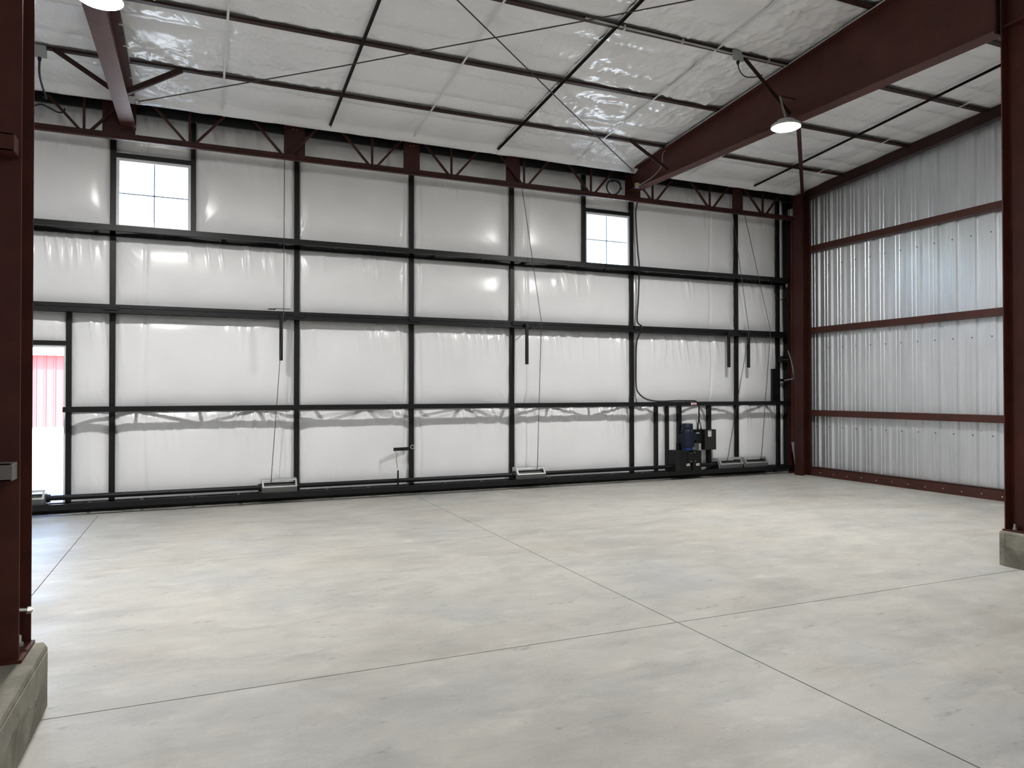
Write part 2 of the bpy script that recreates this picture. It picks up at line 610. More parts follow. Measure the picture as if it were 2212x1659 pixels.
# purlins: a Z section each, lower lip and web show below the film
PL = ['lowest red steel roof purlin, next to the door header', 'red steel roof purlin, second up from the door header',
      'red steel roof purlin carrying the grey conduit, third from the door header', 'red steel roof purlin, fourth up from the door header']
for k, y in enumerate(PUR + PUR_BACK):
    z = zrf(y)
    t = empty('roof_purlin', ((WL + W) / 2, y, z))
    b = MB()
    s_ = 1.0 / 12
    b.box(WL, W + 0.1, y - 0.035, y + 0.035, z, z + 0.006)
    b.build('bottom_flange', M['purlin'], t)
    B('web', M['purlin'], t, (WL, W + 0.1, y + 0.029, y + 0.035, z + 0.006, z + 0.2))
    B('lip', M['purlin'], t, (WL, W + 0.1, y - 0.035, y - 0.030, z + 0.006, z + 0.025))
    if k < 4:
        tag(t, PL[k], 'purlin', 'roof purlins')
    else:
        NTH = ['fifth', 'sixth', 'seventh', 'eighth', 'ninth', 'tenth', 'eleventh', 'twelfth', 'thirteenth', 'fourteenth', 'fifteenth']
        tag(t, 'red steel roof purlin, %s counted from the door header' % NTH[k - 4], 'purlin', 'roof purlins')

# bridging angles running up the slope, and the white support straps
BR = [(1.70, 'thin dark bridging angle up the roof above the middle left door bay'),
      (4.30, 'thin dark bridging angle up the roof left of the big right rafter'),
      (9.45, 'thin dark bridging angle up the roof between big rafter and metal wall'),
      (-2.95, 'thin dark bridging angle up the roof beyond the left rafter')]
for x, lab in BR:
    b = MB()
    b.bar((x, 10.62, zrf(10.62) - 0.012), (x, RIDGE, zrf(RIDGE) - 0.012), 0.034, 0.005)
    b.bar((x + 0.0145, 10.62, zrf(10.62) - 0.024), (x + 0.0145, RIDGE, zrf(RIDGE) - 0.024), 0.005, 0.020)
    tag(b.build('bridging_angle', M['bridging'], ceiling), lab)
for x, lab in [(0.26, 'white plastic strap under the roof film right of the left rafter'),
               (2.94, 'white plastic strap under the roof film between the two crossing dark rods'),
               (5.72, 'white plastic strap under the crinkled roof film beside the big rafter'),
               (7.96, 'white plastic strap under the roof film just behind the big rafter'),
               (10.13, 'white plastic strap under the roof film next to the ribbed metal wall')]:
    b = MB()
    b.bar((x, 10.55, zrf(10.55) - 0.004), (x, RIDGE, zrf(RIDGE) - 0.004), 0.026, 0.003)
    tag(b.build('insulation_strap', M['strap'], ceiling), lab)

# ================================================================== RIGHT, LEFT AND BACK WALLS
RIB = [(0, 0), (.026, .034), (.074, .034), (.10, 0), (.150, 0), (.158, .006), (.176, .006), (.184, 0), (.222, 0), (.230, .006), (.248, .006), (.256, 0)]
PITCH_R = 0.305


def ribbed(name, x, sgn, y0, pitches, parent):
    prof = []
    for k in range(pitches):
        prof += [(y0 - k * PITCH_R - s, d) for s, d in RIB]
    prof.append((y0 - pitches * PITCH_R, 0))
    vs, fs = [], []
    for y, d in prof:
        vs += [(x + sgn * d, y, 0.03), (x + sgn * d, y, zrf(y) + 0.24)]
    for i in range(len(prof) - 1):
        fs.append((2 * i, 2 * i + 1, 2 * i + 3, 2 * i + 2))
    return MB().add(vs, fs).build(name, M['sheet'], parent)


wall_right = tag(empty('wall_right', (W + 0.14, 0, 0)), 'bare ribbed galvanised metal wall with red girts', None, None, 'structure')
wall_left = tag(empty('wall_left', (WL, 0, 0)), 'bare ribbed metal wall beyond the left column', None, None, 'structure')
y = 11.28
while y > YB:
    ribbed('wall_sheet', W + 0.14, 1, y, 3, wall_right)
    ribbed('wall_sheet', WL, -1, y, 3, wall_left)
    y -= 3 * PITCH_R
B('foot_light_block', M['rubber'], wall_right, (W + .142, W + .20, YB, 11.30, -.1, .06))  # unseen strips added under the wall sheets to stop light leaking in
B('foot_light_block', M['rubber'], wall_left, (WL - .06, WL - .002, YB, 11.30, -.1, .06))
B('corner_light_block', M['sheet'], wall_right, (W + .142, W + .24, 11.24, 11.30, 0, 5.6))  # unseen filler added to close a light leak beside the door
for z in (3.98, 2.42, 0.93):
    for k in range(12):
        B('sheet_screw', M['rubber'], wall_right, (W + .132, W + .141, 10.42 - k * PITCH_R - .007, 10.42 - k * PITCH_R + .007, z - .008, z + .008))
wb = tag(empty('wall_back', (3, YB, 0)), 'plain liner wall behind the viewer', None, None, 'structure')
B('liner', M['plain'], wb, (WL - .2, W + .3, YB - 0.15, YB, 0, 5.6))

for z, lab in [(1.19, 'red steel girt across the metal wall, the lowest one'),
               (2.764, 'red steel girt across the metal wall at mid height'),
               (4.325, 'red steel girt across the metal wall, the topmost one')]:
    t = tag(empty('wall_girt', (W, 0, z)), lab, 'girt', 'girts on the ribbed wall')
    B('face', M['red_girt'], t, (W, W + 0.006, YB, 10.415, z - 0.05, z + 0.05))
    B('lower_flange', M['red_girt'], t, (W, W + 0.138, YB, 10.415, z - 0.056, z - 0.05))
    B('upper_flange', M['red_girt'], t, (W, W + 0.138, YB, 10.415, z + 0.05, z + 0.056))
    B('clip', M['red_girt'], t, (W - 0.012, W, 10.34, 10.415, z - 0.045, z + 0.045))
base_r = tag(empty('baseboard_right', (W, 5, 0)), 'red steel base channel with screws along the metal wall', None, None, 'structure')
B('base_channel', M['red_girt'], base_r, (W, W + 0.01, YB, 10.42, 0, 0.167), (W, W + 0.135, YB, 10.42, 0.157, 0.167))
y = 10.2
scr = None
while y > 5.6:
    if scr is None:
        sm = MB().lathe((W, y, 0.075), [(0.010, 0), (0.008, 0.008), (0.003, 0.011)], 8)
        # turn the little dome to face the room
        sm.v = [(W - (p[2] - 0.075), p[1], 0.075 + (p[0] - W)) for p in sm.v]
        scr = sm.build('screw', M['zinc'], base_r)
        y_first = y
    else:
        c = scr.copy()
        C.objects.link(c)
        c.location = (0, y - y_first, 0.012 * random.uniform(-1, 1))
    y -= PITCH_R
# rake beam under the roof at the metal wall
rk = tag(empty('rake_beam', (W, 4, 5.3)), 'red steel beam sloping along the top of the ribbed metal wall', 'beam')
for a, b_ in ((10.66, RIDGE),):
    B2 = MB()
    B2.add([(W - .01, a, zrf(a) - .15), (W + .0, a, zrf(a) - .15), (W, b_, zrf(b_) - .15), (W - .01, b_, zrf(b_) - .15),
            (W - .01, a, zrf(a) + .03), (W, a, zrf(a) + .03), (W, b_, zrf(b_) + .03), (W - .01, b_, zrf(b_) + .03)],
           [(0, 3, 2, 1), (4, 5, 6, 7), (0, 1, 5, 4), (1, 2, 6, 5), (2, 3, 7, 6), (3, 0, 4, 7)])
    B2.build('web', M['purlin'], rk)
    B2 = MB()
    for x0, x1 in ((W - .035, W + .08),):
        B2.add([(x0, a, zrf(a) - .16), (x1, a, zrf(a) - .16), (x1, b_, zrf(b_) - .16), (x0, b_, zrf(b_) - .16),
                (x0, a, zrf(a) - .15), (x1, a, zrf(a) - .15), (x1, b_, zrf(b_) - .15), (x0, b_, zrf(b_) - .15)],
               [(0, 3, 2, 1), (4, 5, 6, 7), (0, 1, 5, 4), (1, 2, 6, 5), (2, 3, 7, 6), (3, 0, 4, 7)])
    B2.build('bottom_flange', M['purlin'], rk)

# ================================================================== MAIN FRAMES
def zb(y):                                       # underside of the rafters
    return 5.085 + (y - 10.75) * 0.0175


def rafter(xc, lab, label_back):
    t = tag(empty('roof_rafter', (xc, 7.6, 5.0)), lab, 'rafter')
    ya, yb_ = 10.72, 4.390

    def plate(x0, x1, lo, hi, name, mat):
        vs = []
        for y in (ya, yb_):
            for x in (x0, x1):
                vs += [(x, y, lo(y)), (x, y, hi(y))]
        MB().add(vs, [(0, 1, 3, 2), (4, 6, 7, 5), (0, 2, 6, 4), (1, 5, 7, 3), (0, 4, 5, 1), (2, 3, 7, 6)]).build(name, mat, t)
    plate(xc - .004, xc + .004, lambda y: zb(y) + .01, lambda y: zrf(y) - .012, 'web', M['red_rafter'])
    plate(xc - .09, xc + .09, lambda y: zb(y), lambda y: zb(y) + .012, 'bottom_flange', M['red_rafter'])
    plate(xc - .09, xc + .09, lambda y: zrf(y) - .012, lambda y: zrf(y), 'top_flange', M['red_rafter'])
    B('end_plate', M['red'], t, (xc - .09, xc + .09, ya, ya + .014, zb(ya) - 0.02, zrf(ya)))
    B('splice_plate', M['red'], t, (xc - .09, xc + .09, yb_ - 0.004, yb_ + .012, zb(yb_) - 0.03, zrf(yb_)))
    for k in range(3):
        for sx in (-1, 1):
            B('bolt', M['zinc'], t, (xc + sx * .05 - .006, xc + sx * .05 + .006, yb_ + .012, yb_ + .026, 5.1 + k * .25, 5.112 + k * .25))
    # the continuation of the frame behind the column
    t2 = tag(empty('roof_rafter', (xc, -1, 5.0)), label_back, 'rafter')
    for (p, q) in ((4.10, RIDGE), (RIDGE, YB)):
        za, zq = zrf(p), zrf(q)
        lo_a, lo_q = za - .75, zq - .6
        b = MB()
        b.add([(xc - .004, p, lo_a), (xc + .004, p, lo_a), (xc - .004, p, za), (xc + .004, p, za),
               (xc - .004, q, lo_q), (xc + .004, q, lo_q), (xc - .004, q, zq), (xc + .004, q, zq)],
              [(0, 2, 3, 1), (4, 5, 7, 6), (0, 1, 5, 4), (2, 6, 7, 3), (0, 4, 6, 2), (1, 3, 7, 5)])
        b.build('web', M['red_rafter'], t2)
        b = MB()
        b.bar((xc, p, lo_a), (xc, q, lo_q), .18, .012)
        b.build('bottom_flange', M['red_rafter'], t2)
    return t


left_rafter = rafter(XL, 'red steel I-beam rafter above the left window of the big door', 'red steel rafter continuing inward behind the left column')
rafter(XR, 'large red steel I-beam rafter sloping up beside the right window', 'red steel rafter continuing inward behind the right column')


def column(xc, lab, sh):
    y0, y1 = 4.105 + sh, 4.385 + sh
    z0, z1 = 0.33, zrf(4.3) - .01
    t = tag(empty('steel_column', (xc, 4.275, 0.315)), lab, 'column')
    B('base_plate', M['red_column'], t, (xc - .105, xc + .105, y0 - .02, y1 + .012, 0.315, 0.33))
    B('web', M['red_column'], t, (xc - .004, xc + .004, y0 + .010, y1 - .010, z0, z1))
    B('near_flange', M['red_column'], t, (xc - .09, xc + .09, y0, y0 + .010, z0, z1))
    B('far_flange', M['red_column'], t, (xc - .09, xc + .09, y1 - .010, y1, z0, z1))
    zs = zb(4.4)
    for sx in (-1, 1):
        B('stiffener', M['red_column'], t, (xc + min(0, sx) * .085 + (.004 if sx > 0 else 0), xc + max(0, sx) * .085 - (.004 if sx < 0 else 0), y0 + .010, y1 - .010, zs, zs + .012))
    for sx in (-1, 1):
        for yy in (4.17 + sh, 4.32 + sh):
            b = MB()
            b.lathe((xc + sx * .05, yy, .33), [(.019, 0), (.019, .018), (.010, .018), (.010, .05), (.004, .055)], 10)
            b.build('anchor_bolt', M['zinc'], t)
    return t


column(XL, 'red steel I-beam column standing on the left concrete pier', 0.0)
column(XR, 'red steel I-beam column standing on the right concrete pier', -0.04)


def pier(x0, x1, y0, y1, h, inner, lab):
    c = 0.055
    t = tag(empty('concrete_pier', ((x0 + x1) / 2, (y0 + y1) / 2, 0)), lab, 'pier')
    if inner > 0:
        poly = [(x0, y0), (x1, y0), (x1, y1 - c), (x1 - c * .35, y1), (x0, y1)]
    else:
        poly = [(x0, y0), (x1, y0), (x1, y1), (x0 + c * .35, y1), (x0, y1 - c)]
    n = 5
    b = MB()
    b.prism(poly, 2, 0, h - 0.018)
    cx, cy = (x0 + x1) / 2, (y0 + y1) / 2
    q = [(cx + (p[0] - cx) * .985, cy + (p[1] - cy) * .985) for p in poly]
    vs = [(p[0], p[1], h - 0.018) for p in poly] + [(p[0], p[1], h) for p in q]
    b.add(vs, [tuple(range(n, 2 * n))] + [(i, (i + 1) % n, n + (i + 1) % n, n + i) for i in range(n)])
    b.build('body', M['pier'], t)
    # rough band of mortar left on the inner face by the form boards
    xf = x1 if inner > 0 else x0
    rng = random.Random(3 if inner > 0 else 9)
    pts = []
    yy = y1 - .075
    while yy > y0 + .05:
        pts.append((yy, 0.165 + 0.018 * math.sin(yy * 9) + 0.016 * rng.uniform(-1, 1)))
        yy -= .045
    up_ = [(yq, h - 0.03) for yq, _ in pts]
    n = len(pts)
    d = 0.004 * inner
    vs = [(xf, yq, zq) for yq, zq in pts] + [(xf + d, yq, zq + .006) for yq, zq in pts] + [(xf + d, yq, zq) for yq, zq in up_] + [(xf, yq, zq) for yq, zq in up_]
    fs = []
    for i in range(n - 1):
        for r in range(3):
            fs.append((r * n + i, r * n + i + 1, (r + 1) * n + i + 1, (r + 1) * n + i))
    MB().add(vs, fs).build('mortar_patch', M['pier_patch'], t)


pier(-1.42, -0.712, 2.2, 4.402, 0.315, 1, 'rough concrete pier under the left steel column')
pier(6.755, 7.42, 3.2, 4.365, 0.315, -1, 'rough concrete pier under the right steel column')
# girts fixed to the left column, running away from the opening
for z, lab in [(1.23, 'steel girt end on the left column, at waist height'), (2.765, 'steel girt end high on the left column')]:
    t = tag(empty('column_girt', (-2.8, 4.06, z)), lab, 'girt')
    gm = M['red_column'] if z > 2 else M['girt_grey']
    B('web', gm, t, (WL, -0.806, 4.00, 4.006, z - .04, z + .04))
    B('upper_flange', gm, t, (WL, -0.806, 4.00, 4.104, z + .034, z + .04))
    B('lower_flange', gm, t, (WL, -0.806, 4.00, 4.104, z - .04, z - .034))
    B('end_plate', gm, t, (-0.806, -0.800, 4.00, 4.104, z - .04, z + .04))
# loose clip and bolt at the left column's foot
t = tag(empty('column_clip', (-0.80, 4.27, 0.47)), 'small zinc clip and bolt by the foot of the left column', 'bolt')
MB().tube([(-0.884, 4.30, .52), (-0.775, 4.33, .50)], .010, 8).build('bolt', M['zinc'], t)
MB().tube([(-0.80, 4.322, .5045), (-0.782, 4.327, .501)], .019, 6).build('nut', M['zinc'], t)
B('tab', M['zinc'], t, (-0.876, -0.84, 4.29, 4.296, .49, .56))

# corner column at the metal wall, and the jamb behind it
t = tag(empty('corner_column', (10.6, 10.54, 0)), 'red steel column in the corner between big door and metal wall', 'column')
B('flange', M['red'], t, (10.50, 10.512, 10.42, 10.65, 0, 5.34))
B('far_flange', M['red'], t, (10.688, 10.70, 10.42, 10.65, 0, 5.34))
B('web', M['red'], t, (10.512, 10.688, 10.53, 10.54, 0, 5.34))
B('cap_plate', M['red'], t, (10.47, 10.74, 10.40, 10.68, 5.34, 5.352))
t = tag(empty('door_jamb', (10.62, 10.78, 0)), 'dark red grooved steel jamb between corner column and big door', 'jamb')
B('jamb_channel', M['red'], t, (10.60, 10.75, 10.652, 10.66, 0.0, 5.0), (10.60, 10.75, 10.89, 10.90, 0, 5.0), (10.74, 10.75, 10.66, 10.89, 0, 5.0))
B('guide_rail', M['red'], t, (10.575, 10.62, 10.74, 10.80, 0.62, 5.0))
B('foot_block', M['red'], t, (10.535, 10.60, 10.655, 10.75, 0.44, 0.60))

# ================================================================== DOOR HEADER
t = tag(empty('header_truss', (3, 10.7, 4.9)), 'red steel header truss with zigzag webs above the big door', 'truss')
B('bottom_chord', M['red'], t, (WL, 10.60, 10.66, 10.76, 4.935, 4.985), (WL, 10.60, 10.645, 10.70, 4.90, 4.935))
B('chord_lip', M['red'], t, (WL, 10.60, 10.62, 10.66, 4.925, 4.935))
XV = [-0.142 + 1.245 * k for k in range(-3, 9)]
for k, xv in enumerate(XV):
    tl = MB().bar((xv - .45, 10.72, 5.43), (xv - .055, 10.71, 4.99), .032, .032).build('web_bar', M['red'], t)
    MB().bar((xv, 10.72, 4.99), (xv, 10.72, 5.43), .03, .03).build('web_bar', M['red'], t)
    MB().bar((xv + .08, 10.71, 4.99), (xv + .44, 10.72, 5.41), .032, .032).build('web_bar', M['red'], t)
    MB().lathe((xv + .43, 10.695, 5.395), [(.012, 0), (.012, .02), (.004, .022)], 6).build('web_bolt', M['zinc'], t)
for x0, x1 in ((-1.185, -0.80), (1.086, 1.38), (2.835, 3.09), (4.53, 4.78), (6.78, 7.09), (9.12, 9.365), (-3.3, -3.05)):
    g_ = B('hanger_plate', M['red'], t, (x0, x1, 10.745, 10.757, 4.985, 5.425))
    for dx in (-.02, .03):
        MB().tube([((x0 + x1) / 2 + dx, 10.745, 5.37), ((x0 + x1) / 2 + dx, 10.737, 5.37)], .007, 6).build('bolt', M['zinc'], g_)
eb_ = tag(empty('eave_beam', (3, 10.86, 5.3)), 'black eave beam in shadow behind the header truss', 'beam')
B('web', M['black'], eb_, (WL, 10.74, 10.80, 10.81, 5.315, 5.50))  # black puts the shade behind the truss into the beam's colour
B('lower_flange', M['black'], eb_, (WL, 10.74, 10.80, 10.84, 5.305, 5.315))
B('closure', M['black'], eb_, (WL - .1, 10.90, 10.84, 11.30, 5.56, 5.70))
B('end_light_block', M['black'], eb_, (10.84, 11.0, 10.70, 11.31, 5.25, 5.72))  # unseen blocks added to keep sky light out at the eave ends
B('end_light_block', M['black'], eb_, (WL - .16, WL - .002, 10.70, 11.31, 5.25, 5.72))

# ================================================================== BIG BIFOLD DOOR
door = tag(empty('door_1', (3.03, D, 0)), 'black framed bifold hangar door lined with white vinyl insulation', None, None, 'structure')
MW = 0.072
zA, zB_, zC = 3.80, 2.745, 1.378
MUL = [-4.56, -3.51, -1.10, 1.32, 3.08, 4.82, 7.186, 9.575, 10.622]
for x in MUL:
    B('mullion', M['black'], door, (x - MW / 2, x + MW / 2, D, D + .09, 2.738, 5.56))
    B('mullion', M['black'], door, (x - MW / 2, x + MW / 2, D, D + .09, 0.10, 2.728))
for x, a, b_ in ((-0.10, zA, 5.56), (6.203, zA, 5.56), (-1.61, .10, 2.728), (-2.60, .10, 2.728)):
    B('mullion', M['black'], door, (x - MW / 2 + .004, x + MW / 2 - .004, D, D + .09, a, b_))
for x, w in ((7.70, .040), (7.943, .034), (8.213, .062), (8.895, .062)):
    B('mullion', M['black'], door, (x - w / 2, x + w / 2, D - .03, D + .05, 0.12, zC - .03))
# edge rails of the leaves
for z0_, z1_ in ((0.10, 2.728), (2.738, 5.56)):
    B('edge_rail', M['black'], door, (10.795, 10.828, D - .05, D + .06, z0_, z1_))
    B('edge_rail', M['black'], door, (-4.64, -4.60, D - .02, D + .06, z0_, z1_))
# rails in the door plane
B('rail', M['black'], door, (-4.62, 10.80, D, D + .08, 3.728, 3.845))
B('rail', M['black'], door, (-4.62, 10.80, D, D + .08, 2.738, 2.795))
B('rail', M['black'], door, (-4.62, 10.80, D, D + .08, 2.672, 2.728))
B('rail', M['black'], door, (-1.61, 10.80, D, D + .08, zC - .03, zC + .03))
B('rail', M['black'], door, (-4.62, -2.60, D, D + .08, zC - .03, zC + .03))
B('rail', M['black'], door, (-4.62, 10.80, D, D + .08, 0.08, 0.14))
B('rail', M['black'], door, (-4.62, 10.80, D, D + .08, 5.50, 5.56))
B('rail', M['black'], door, (-1.065, -0.13, D, D + .07, 4.815, 4.875))
B('rail', M['black'], door, (6.237, 7.15, D, D + .07, 4.785, 4.845))
B('rail', M['black'], door, (-2.57, -1.645, D, D + .07, 2.225, 2.285))


# stiffening trusses that stand out from the door on the room side
def door_truss(x0, x1, yf, z, h, pan, first, w=.05):
    B('truss_chord', M['black'], door, (x0, x1, yf, yf + w, z - h / 2, z + h / 2))
    k, x = 0, first
    while x < x1 - .05:
        if x > x0:
            B('truss_web', M['black'], door, (x - .02, x + .02, yf + w, D, z - .022, z + .022))
        xa, xb = (x, x + pan) if k % 2 == 0 else (x + pan, x)
        if x >= x0 and x + pan <= x1:
            MB().bar((xa + (.03 if k % 2 == 0 else -.03), yf + w, z), (xb, D, z), .03, .034).build('truss_web', M['black'], door)
        x += pan
        k += 1


door_truss(-4.62, 10.70, 10.87, 3.785, .075, .79, -4.45)
door_truss(-1.63, 10.70, 10.855, zC - .002, .068, .79, -1.60)
door_truss(-4.62, 10.72, 10.86, .120, .075, .62, -4.45)
B('truss_chord', M['black'], door, (-4.62, 10.70, 10.98, 11.04, 2.728, 2.776))
B('truss_chord', M['black'], door, (-4.62, 10.70, 10.97, 11.04, 2.664, 2.722))
for x in [-4.4 + .8 * k for k in range(19)]:
    B('truss_web', M['black'], door, (x - .02, x + .02, 11.04, D, 2.735, 2.77))
    B('truss_web', M['black'], door, (x - .02, x + .02, 11.04, D, 2.668, 2.71))
for x in MUL[1:]:
    h_ = B('hinge', M['black'], door, (x - .09, x + .09, 10.945, 10.98, 2.70, 2.765))
    MB().tube([(x - .1, 10.958, 2.731), (x + .1, 10.958, 2.731)], .016, 8).build('hinge_pin', M['black'], h_)
B('bottom_seal', M['rubber'], door, (-4.80, 10.98, D + .02, D + .05, -.02, .09))

# insulation: one creased sheet in every field of the frame
SEAM = [-0.70, 2.98, 3.22, 5.10, 8.93, 1.18]


def wall_sheet(x0, x1, z0, z1, seed):
    nx, nz = max(8, int((x1 - x0) / .02)), max(8, int((z1 - z0) / .032))
    xx, zz = np.meshgrid(np.linspace(x0, x1, nx), np.linspace(z0, z1, nz), indexing='xy')
    u, v = (xx - x0) / (x1 - x0), (zz - z0) / (z1 - z0)
    dx, dz = np.minimum(xx - x0, x1 - xx), np.minimum(zz - z0, z1 - zz)
    bulge = (1 - np.exp(-dx / .13)) * (1 - np.exp(-dz / .15)) * 0.085
    # tension folds fanning out of the corners and hanging from the upper edge
    w = xx + .06 * vn(xx * 3 + seed, zz * 2, 1)
    hang = ridged(w * 10 + .8 * zz + seed, zz * .7 + seed, 2) ** 4 * sstep(.40, .95, v) * (1 - .6 * sstep(.95, 1, v)) * sstep(.35, .60, vn(xx * 1.1 + seed * 3, zz * .5, 3))
    ang = np.arctan2(np.minimum(v, 1 - v) * (z1 - z0) + .02, np.minimum(u, 1 - u) * (x1 - x0) + .02)
    rad = np.hypot(dx, dz)
    fan = ridged(ang * 11 + seed, rad * 1.5, 4) ** 3 * np.exp(-rad / .22) * sstep(.3, .6, vn(xx * .9 + seed * 5, zz * .9, 7))
    soft = vn(xx * 1.6 + seed, zz * 1.6, 5) * .018
    crease = np.zeros_like(xx)
    for s in SEAM:
        crease += np.exp(-np.abs(xx - s - .012 * np.sin(zz * 3 + seed)) / .010) * .028
    side = ridged(w * 16 + 2 * zz, zz * 2.2, 6) ** 3 * np.exp(-dx / .10) * .5
    yy = D + .075 - bulge - (hang * .042 + fan * .034 + side * .020) * sstep(0, .04, np.minimum(dx, dz)) - soft * sstep(0, .2, np.minimum(dx, dz)) + crease
    return MB().grid(xx[::-1], yy[::-1], zz[::-1])


TOP = 5.56
cells = []
Xc = [-4.66] + MUL[1:] + [10.81]
for a, b_ in zip(Xc[:-1], Xc[1:]):
    cells.append((a, b_, 2.765, zA - .03))
    if abs(a + 1.10) < .01:                                    # field with the left window
        cells += [(-1.10, -0.10, 4.84, TOP), (-0.10, b_, zA + .03, TOP)]
    elif abs(b_ - 7.186) < .01:                                # field with the right window
        cells += [(a, 6.203, zA + .03, TOP), (6.203, b_, 4.81, TOP)]
    else:
        cells.append((a, b_, zA + .03, TOP))
    if abs(b_ + 1.10) < .01:                                   # field with the walk door
        for p, q in ((-3.51, -2.60), (-1.61, -1.10)):
            cells += [(p, q, .10, zC), (p, q, zC, 2.70)]
        cells.append((-2.60, -1.61, 2.25, 2.70))
    elif abs(a - 7.186) < .01:
        for p, q in ((7.186, 7.70), (7.70, 7.943), (7.943, 8.213), (8.213, 8.895), (8.895, b_)):
            cells.append((p, q, .10, zC))
        cells.append((a, b_, zC, 2.70))
    else:
        cells += [(a, b_, .10, zC), (a, b_, zC, 2.70)]
for k, c in enumerate(cells):
    wall_sheet(*c, seed=k * 3.7).build('insulation_panel', M['vinyl'], door, True)
# outer weather skin of the leaves, left open at the windows and the walk door
OUT0, OUT1 = D + .11, D + .125
B('outer_skin', M['skin'], door, (-4.80, -1.06, OUT0, OUT1, 2.735, 5.6), (-0.14, 6.24, OUT0, OUT1, 2.735, 5.6), (7.15, 10.98, OUT0, OUT1, 2.735, 5.6),
  (-1.06, -0.14, OUT0, OUT1, 4.85, 5.6), (6.24, 7.15, OUT0, OUT1, 4.82, 5.6), (-1.06, -0.14, OUT0, OUT1, 2.735, 3.83), (6.24, 7.15, OUT0, OUT1, 2.735, 3.83),
  (-4.80, -2.57, OUT0, OUT1, .05, 2.735), (-1.645, 10.98, OUT0, OUT1, .05, 2.735), (-2.57, -1.645, OUT0, OUT1, 2.25, 2.735))

# windows: white frame, four panes, thin grid bars
for n, (x0, x1, z0, z1) in enumerate(((-1.064, -0.132, 3.86, 4.815), (6.236, 7.150, 3.83, 4.785))):
    t = tag(empty('window_%d' % (n + 1), ((x0 + x1) / 2, D, z0)), ['white framed four-pane window beside the left rafter', 'white framed four-pane window beside the large right rafter'][n], None, None, 'structure')
    f = .038
    y0, y1 = D + .03, D + .11
    B('frame', M['white_trim'], t, (x0, x0 + f, y0, y1, z0, z1), (x1 - f, x1, y0, y1, z0, z1), (x0 + f, x1 - f, y0, y1, z0, z0 + f), (x0 + f, x1 - f, y0, y1, z1 - f, z1))
    xm, zm = (x0 + x1) / 2, (z0 + z1) / 2
    B('grid_bar', M['grid_bar'], t, (xm - .0085, xm + .0085, y0 + .035, y0 + .047, z0 + f, z1 - f))
    B('grid_bar', M['grid_bar'], t, (x0 + f, x1 - f, y0 + .035, y0 + .047, zm - .0085, zm + .0085))
    for a, b_ in ((x0 + f, xm), (xm, x1 - f)):
        for c, d_ in ((z0 + f, zm), (zm, z1 - f)):
            B('pane', M['glass'], t, (a, b_, y0 + .052, y0 + .056, c, d_))
# walk door in the lower leaf: only its white frame shows, the leaf stands open outside
t = tag(empty('door_2', (-2.1, D, .1)), 'open walk door in the big door with white frame and daylight behind', None, None, 'structure')
B('frame', M['white_trim'], t, (-1.668, -1.640, D + .02, D + .12, .12, 2.225), (-2.575, -2.545, D + .02, D + .12, .12, 2.225), (-2.545, -1.668, D + .02, D + .12, 2.195, 2.225))
B('threshold', M['galv'], t, (-2.545, -1.668, D + .0, D + .13, .10, .125))
for z in (.95, 1.22):
    B('strike_plate', M['zinc'], t, (-1.672, -1.668, D + .04, D + .07, z, z + .09))
lf = B('door_leaf', M['white_trim'], t, (-2.60, -2.56, D + .14, D + 1.02, .13, 2.19))
MB().tube([(-2.56, D + .95, 1.0), (-2.50, D + .95, 1.0), (-2.50, D + .84, 1.0)], .011, 8).build('handle', M['zinc'], lf)

# ================================================================== DOOR LIFT GEAR
t = tag(empty('drive_shaft', (3, 11.0, .23)), 'long black drive shaft along the foot of the big door', 'shaft')
MB().tube([(-1.80, 11.0, .228), (0.80, 11.0, .228)], .034, 12).build('tube', M['black'], t, 'auto')
MB().tube([(1.31, 11.0, .228), (4.77, 11.0, .228)], .034, 12).build('tube', M['black'], t, 'auto')
MB().tube([(5.31, 11.0, .228), (7.92, 11.0, .228)], .034, 12).build('tube', M['black'], t, 'auto')
MB().tube([(8.46, 11.0, .228), (8.93, 11.0, .228)], .034, 12).build('tube', M['black'], t, 'auto')
for x in (-1.80, .79, 1.32, 4.76, 5.32, 8.86):
    MB().tube([(x - .02, 11.0, .228), (x + .02, 11.0, .228)], .052, 12).build('collar', M['black'], t, 'auto')


